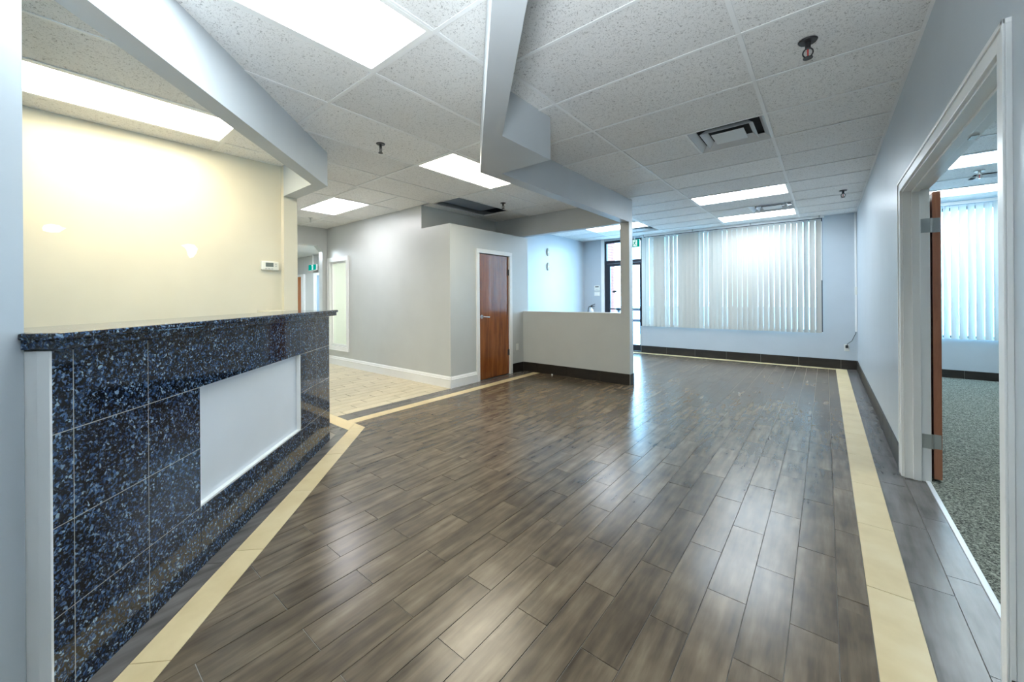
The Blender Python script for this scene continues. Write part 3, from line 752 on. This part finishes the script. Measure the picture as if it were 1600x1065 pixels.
# ------------------------------------------------------------------ hall window
wn = thing('window_1', 'narrow white-framed hallway window with greenish glass', 'window', (HX0, 3.83, HZ0)); wn['kind'] = 'structure'
ww, hh = HX1-HX0, HZ1-HZ0
mb = MB()
mb.box(-.075, .003, -.018, 0, -.085, hh+.085); mb.box(ww-.003, ww+.075, -.018, 0, -.085, hh+.085); mb.box(.003, ww-.003, -.018, 0, hh-.003, hh+.085); mb.box(.003, ww-.003, -.018, 0, -.085, .003)
mb.box(0, .0025, -.001, .125, 0.001, hh-.001); mb.box(ww-.0025, ww, -.001, .125, .001, hh-.001); mb.box(-.078, ww+.078, -.026, -.018, -.085, -.072); mb.box(-.078, ww+.078, -.026, -.018, hh+.072, hh+.085); mb.box(-.078, -.062, -.026, -.018, -.072, hh+.072); mb.box(ww+.062, ww+.078, -.026, -.018, -.072, hh+.072)
obj('casing', mb, m_white, wn)
mb = MB(); mb.box(.0026, .035, .03, .07, .003, hh-.003); mb.box(ww-.035, ww-.0026, .03, .07, .003, hh-.003); mb.box(.035, ww-.035, .03, .07, .003, .035); mb.box(.035, ww-.035, .03, .07, hh-.035, hh-.003)
obj('sash', mb, m_white, wn)
obj('pane', MB().box(.030, ww-.030, .048, .052, .030, hh-.030), m_glass_g, wn)
obj('floor_side_office', MB().box(-7.94, -5.15, 3.95, 6.4, -.02, -.001), m_beige); bpy.data.objects['floor_side_office']['kind'] = 'structure'; tag(bpy.data.objects['floor_side_office'], 'pale floor of the side office behind the hallway window', 'floor')

# ------------------------------------------------------------------ far corridor doors + exit sign
def cdoor(n, x0, x1, mat, label):
    t = thing(n, label, 'door', (x0, 4.5, 0)); t['kind'] = 'structure'; W_ = x1-x0
    obj('door_leaf', MB().box(0, W_, -.02, 0, .01, 1.93), mat, t)
    m = MB(); m.box(-.13, 0, -.045, 0, 0, 1.99); m.box(W_, W_+.16, -.045, 0, 0, 1.99); m.box(0, W_, -.045, 0, 1.93, 1.99)
    obj('door_frame', m, m_white, t)
    k = obj('knob', MB().cyl((.07, -.06, .98), .03, .04, 'y', 14), m_steel, t)
cdoor('door_3', -11.75, -10.84, m_wood2, 'orange-brown wooden door in the far corridor, beside the cream pillar')
cdoor('door_4', -9.98, -9.1, plain('pale_blue_door', (.35, .52, .68), .4), 'pale blue door in the far corridor under the exit sign')
m_green = emit('exit_green', (.0, .42, .33), .75); m_exitw = emit('exit_white', (.75, 1, .95), 1.0)
def exit_sign(loc, rotz, w_, h_, label, bracket, dep=.04):
    t = thing('exit_sign', label, 'exit sign', loc, rotz)
    obj('housing', MB().box(-w_/2, w_/2, 0, dep, -h_/2, h_/2), m_white, t, bevel=.003)
    obj('green_face', MB().box(-w_/2+.006, w_/2-.006, -.002, .0, -h_/2+.006, h_/2-.006), m_green, t)
    # door symbol with running figure
    m = MB(); s = h_/.2
    m.box(-.035*s, .075*s, -.0035, -.002, -.075*s, .08*s)
    obj('door_symbol', m, m_exitw, t)
    m = MB()
    def lim(a, b_, wd):
        ax, az = a; bx, bz = b_; d_ = Vector((bx-ax, bz-az)); d_.normalize(); nx, nz = -d_.y*wd/2, d_.x*wd/2
        n = len(m.v)
        for y in (-.0045, -.0035):
            m.v += [((ax+nx)*s, y, (az+nz)*s), ((bx+nx)*s, y, (bz+nz)*s), ((bx-nx)*s, y, (bz-nz)*s), ((ax-nx)*s, y, (az-nz)*s)]
        m.f.extend([tuple(n+i for i in q) for q in [(0,1,2,3),(7,6,5,4),(0,4,5,1),(1,5,6,2),(2,6,7,3),(3,7,4,0)]])
    lim((.02, .035), (.005, -.01), .026); lim((.005, -.01), (-.025, -.025), .014); lim((-.025, -.025), (-.03, -.06), .013)
    lim((.008, -.01), (.03, -.035), .014); lim((.03, -.035), (.055, -.05), .013); lim((.02, .03), (-.012, .03), .011); lim((-.012, .03), (-.02, .01), .010); lim((.02, .03), (.045, .008), .011)
    m.cyl((.03*s, -.0045, .055*s), .014*s, .001, 'y', 14)
    obj('running_figure', m, m_green, t)
    if bracket: obj('bracket', MB().box(-.012, .012, .012, .028, h_/2, h_/2+bracket), m_white, t)
    return t
exit_sign((-9.93, 4.35, 2.12), 0, .42, .15, 'small exit sign in the far corridor above the pale blue door', .255)

# ------------------------------------------------------------------ glass exit door (back wall)
t = thing('door_5', 'dark-framed glass exit door with a glass transom, left of the blinds', 'door', (DX0, YB, 0)); t['kind'] = 'structure'
Wd = DX1-DX0; fy0, fy1 = .02, .10
mb = MB(); mb.box(0, .055, fy0, fy1, 0, DZ1); mb.box(Wd-.0, Wd+.052, fy0, fy1, 0.0, DZ1); mb.box(.055, Wd, fy0, fy1, DZ1-.06, DZ1); mb.box(.055, Wd, fy0, fy1, 2.17, 2.24)
mb.box(.055, Wd, fy0, fy1, 0, .02)
obj('door_frame', mb, m_darkframe, t)
mb = MB(); mb.box(.058, .14, fy0+.01, fy1-.015, .025, 2.165); mb.box(Wd-.03, Wd-.004, fy0+.01, fy1-.015, .025, 2.165); mb.box(.14, Wd-.03, fy0+.01, fy1-.015, 2.10, 2.165); mb.box(.14, Wd-.03, fy0+.01, fy1-.015, .025, .17)
lf = obj('door_leaf', mb, m_darkframe, t)
obj('pane', MB().box(.14, Wd-.03, .050, .056, .17, 2.10), m_glass, lf)
obj('transom_pane', MB().box(.055, Wd, .052, .058, 2.24, DZ1-.06), m_glass, t)
obj('push_bar', MB().tube([(.14, .02, 1.03), (.16, -.03, 1.03), (Wd-.06, -.03, 1.03), (Wd-.04, .02, 1.03)], .013, 8), m_darkframe, lf, smooth=True)
obj('hours_sticker', MB().box(.20, .31, .047, .0495, 1.44, 1.49), m_black, lf, label='small dark sticker')
o = struct('trim_6', MB().box(-4.455, DX0, YB-.012, YB, 0, 2.78), m_white, 'white trim strip left of the glass exit door', 'trim')
exit_sign((-3.55, YB-.09, 2.607), 0, .26, .19, 'green running-man exit sign above the glass door, beside the blinds', .085)
# small devices on the entry walls
def plate(name, label, cat, loc, rotz, w_, h_, parts):
    t = thing(name, label, cat, loc, rotz)
    obj('body', MB().box(-w_/2, w_/2, -.02, 0, -h_/2, h_/2), m_plate, t, bevel=.004)
    parts(t); return t
plate('alarm_keypad', 'small white alarm keypad on the wall left of the glass door', 'keypad', (-4.57, YB, 1.56), 0, .155, .13, lambda t: [obj('display', MB().box(-.05, .05, -.022, -.02, .02, .045), m_black, t)]+[obj('key', MB().box(-.04+k*.03, -.02+k*.03, -.023, -.02, -.04, -.02), m_steel, t) for k in range(3)])
plate('light_switch', 'white triple light switch plate under the alarm keypad', 'switch', (-4.57, YB, 1.415), 0, .155, .115, lambda t: [obj('rocker', MB().box(-.06+k*.045, -.03+k*.045, -.026, -.02, -.03, .03), m_white, t) for k in range(3)])
for z, lb in ((2.365, 'upper small grey oval wall device on the bright entry wall'), (2.035, 'lower small grey oval wall device on the bright entry wall')):
    t = thing('wall_chime', lb, 'wall device', (-4.95, 7.41, z))
    m = MB().cyl((0, 0, 0), .05, .03, 'x', 20, .042); m.xf(lambda x, y, z_: (x, y*1.0, z_*1.9)); obj('cover', m, plain('grey_cover', (.42, .43, .38), .5), t)
    m = MB().cyl((.03, 0, 0), .02, .004, 'x', 14); obj('button', m, m_plate, t)
# fire extinguisher
t = thing('fire_extinguisher', 'fire extinguisher with black hose on the wall below the light switch', 'fire extinguisher', (-4.70, YB-.075, .55))
def lathe(prof, n=20):
    m = MB()
    for r_, z_ in prof:
        for i in range(n):
            a = 2*math.pi*i/n; m.v.append((r_*math.cos(a), r_*math.sin(a), z_))
    for k in range(len(prof)-1):
        for i in range(n):
            j = (i+1)%n; m.f.append((k*n+i, k*n+j, (k+1)*n+j, (k+1)*n+i))
    m.f.append(tuple(range(n))); m.f.append(tuple((len(prof)-1)*n+i for i in range(n)))
    return m
obj('cylinder', lathe([(.058, 0), (.062, .01), (.062, .40), (.055, .45), (.035, .485), (.02, .50), (.018, .53)]), plain('silver_body', (.8, .8, .8), .25, metal=.4), t, smooth=True)
obj('valve', MB().box(-.02, .02, -.02, .02, .52, .56), m_black, t)
obj('handle', MB().tube([(-.02, 0, .555), (.03, 0, .575), (.10, 0, .60)], .009, 8).tube([(-.02, 0, .54), (.04, 0, .54), (.09, 0, .545)], .008, 8), m_black, t)
obj('hose', MB().tube([(-.02, -.01, .54), (-.06, -.015, .535), (-.085, -.015, .49), (-.09, -.015, .42), (-.085, -.015, .30), (-.08, -.015, .2)], .010, 8), m_black, t, smooth=True)
obj('wall_bracket', MB().box(-.03, .03, .05, .075, .2, .5), m_steel, t)

# ------------------------------------------------------------------ windows and blinds
def window(name, label, x0, x1, z0, z1, nm):
    t = thing(name, label, 'window', (x0, YB, z0)); t['kind'] = 'structure'; w_, h_ = x1-x0, z1-z0
    m = MB(); m.box(0, .05, .06, .13, 0, h_); m.box(w_-.05, w_, .06, .13, 0, h_); m.box(.05, w_-.05, .06, .13, 0, .05); m.box(.05, w_-.05, .06, .13, h_-.05, h_)
    xs = [.05+(w_-.1)*k/nm for k in range(nm+1)]
    obj('window_frame', m, m_darkframe, t)
    for x in xs[1:-1]: obj('mullion', MB().box(x-.022, x+.022, .065, .125, .05, h_-.05), m_darkframe, t)
    for a, c in zip(xs[:-1], xs[1:]): obj('pane', MB().box(a, c, .092, .097, .05, h_-.05), m_glass, t)
    obj('window_sill', MB().box(0, w_, .0, .06, -.0, .012), m_alum, t)
window('window_2', 'wide street window behind the vertical blinds', WX0, WX1, WZ0, WZ1, 3)
window('window_3', 'office window behind its pale blinds', OX0, OX1, .62, 2.70, 2)
def blinds(x0, x1, z0, z1, y, mat, label, pitch=.0902, special=()):
    t = thing('vertical_blinds', label, 'blinds', (x0, y, z0)); w_ = x1-x0; h_ = z1-z0
    obj('head_rail', MB().box(-.02, w_+.01, -.035, .012, h_-.038, h_-.006), m_alum, t, bevel=.003)
    obj('valance_strip', MB().box(-.02, w_+.01, -.040, -.036, h_-.046, h_), m_white, t)
    nb = int((w_)/1.1)
    for k in range(nb+1): obj('rail_clip', MB().box(.06+k*(w_-.12)/max(nb, 1)-.012, .06+k*(w_-.12)/max(nb, 1)+.012, -.046, -.040, h_-.05, h_+.004), m_steel, t)
    # one curved vane
    m = MB(); n = 4; wv = .089
    for zz in (0, h_-.05):
        for side in (0, .0009):
            for i in range(n+1):
                a = (i/n-.5); m.v.append((a*wv, .006*(1-4*a*a)+side, zz))
    B = n+1
    for i in range(n):
        m.f += [(i, i+1, 2*B+i+1, 2*B+i), (B+i+1, B+i, 3*B+i, 3*B+i+1), (i+1, i, B+i, B+i+1), (2*B+i, 2*B+i+1, 3*B+i+1, 3*B+i)]
    m.f += [(0, 2*B, 3*B, B), (n, B+n, 3*B+n, 2*B+n)]
    me = m.mesh('slat', mat)
    k = 0; x = .04
    while x < w_-.005:
        o = bpy.data.objects.new('slat', me); COL.objects.link(o); o.parent = t
        o.location = (x, .012, 0); a = random.uniform(.05, .34)
        if k in special: a = .75
        if random.random() < .12: a += .22
        o.rotation_euler = (0, 0, a); x += pitch; k += 1
    obj('wand', MB().cyl((w_-.03, -.03, h_*.45), .005, h_*.5, 'z', 8), m_white, t)
    return t
blinds(WX0+.0, WX1+.02, .632, 2.782, YB-.055, m_slat, 'wide cream vertical blinds across the street window', special=(0, 1, 2, 6, 8))
blinds(OX0-.02, OX1, .622, 2.765, YB-.055, m_slat2, 'pale vertical blinds in the office seen through the doorway', pitch=.0865)

# ------------------------------------------------------------------ outlets, cord cover, plug
def outlet(label, loc, rotz):
    t = thing('wall_outlet', label, 'outlet', loc, rotz)
    obj('cover_plate', MB().box(-.036, .036, -.007, 0, -.058, .058), m_plate, t, bevel=.003)
    for z in (-.022, .022):
        s_ = obj('socket', MB().box(-.016, .016, -.010, -.007, z-.014, z+.014), m_white, t)
        obj('slot', MB().box(-.007, -.005, -.0105, -.010, z-.006, z+.006).box(.005, .007, -.0105, -.010, z-.006, z+.006), m_black, s_)
    return t
outlet('white wall outlet between the closet door and the half wall', (-4.27, 5.40, .45), math.pi/2)
outlet('white wall outlet low in the far right corner with a black plug in it', (.29, YB, .385), 0)
t = thing('power_cord', 'dark power cord and plug hanging from the corner cable cover to the outlet', 'cord', (.29, YB, .385))
obj('plug', MB().box(-.019, .019, -.045, -.0106, -.004, .048), m_black, t, bevel=.006)
obj('cord', MB().tube([(0, -.03, .045), (.01, -.035, .075), (.04, -.025, .10), (.07, -.02, .13), (.085, -.02, .17), (.10, -.018, .21), (.118, -.014, .25), (.125, -.012, .285)], .0045, 8), m_black, t, smooth=True)
t = thing('cable_cover', 'slim white cable cover running down the far right corner', 'cable cover', (XR-.018, YB, 0))
obj('channel', MB().box(-.014, .014, -.016, 0, .68, ZC-.01), m_white, t, bevel=.002)
obj('junction', MB().box(-.018, .017, -.024, -.0165, 1.33, 1.47), m_plate, t, bevel=.003)
t = thing('door_stopper', 'small white rubber stub on the floor at the foot of the half wall', 'door stop', (-3.62, 5.53, 0))
obj('rubber', MB().cyl((0, 0, 0), .013, .02, 'z', 12), m_white, t); obj('screw', MB().cyl((0, 0, .02), .004, .002, 'z', 8), m_steel, t)

# ------------------------------------------------------------------ outside
struct('ground_outside', MB().box(-14, 12, 9.3, 14, -.12, -.03), m_pave, 'sunlit pale pavement outside the glass door', 'pavement')
struct('ground_road', MB().box(-30, 25, 14, 60, -.14, -.05), m_asph, 'grey parking lot beyond the pavement', 'road')
p = thing('brick_pillar', 'pink brick pillar outside, left behind the glass door', 'pillar', (-4.76, 9.75, -.03))
obj('core', MB().box(-.29, .29, -.19, .19, 0, 3.3), m_mortar, p)
bme = MB().box(-.095, .095, -.045, .045, -.031, .031).mesh('brick', m_brick, .004)
for r in range(42):
    z = .035+r*.075
    for k in range(3):
        o = bpy.data.objects.new('brick', bme); COL.objects.link(o); o.parent = p
        o.location = (-.2+k*.2+(.0 if r % 2 else .0), -.16, z)
    for k in range(2):
        o = bpy.data.objects.new('brick', bme); COL.objects.link(o); o.parent = p
        o.location = (.252, -.02+k*.2-.04, z); o.rotation_euler = (0, 0, math.pi/2)
p = thing('street_bench', 'dark street fittings glimpsed outside through the glass door', 'bench', (-5.6, 14.6, -.05))
for z in (.42, .85): obj('board', MB().box(-.9, .9, 0, .12, z, z+.1), m_darkframe, p)
for x in (-.8, .8): obj('leg', MB().box(x-.04, x+.04, 0, .1, 0, .95), m_darkframe, p)
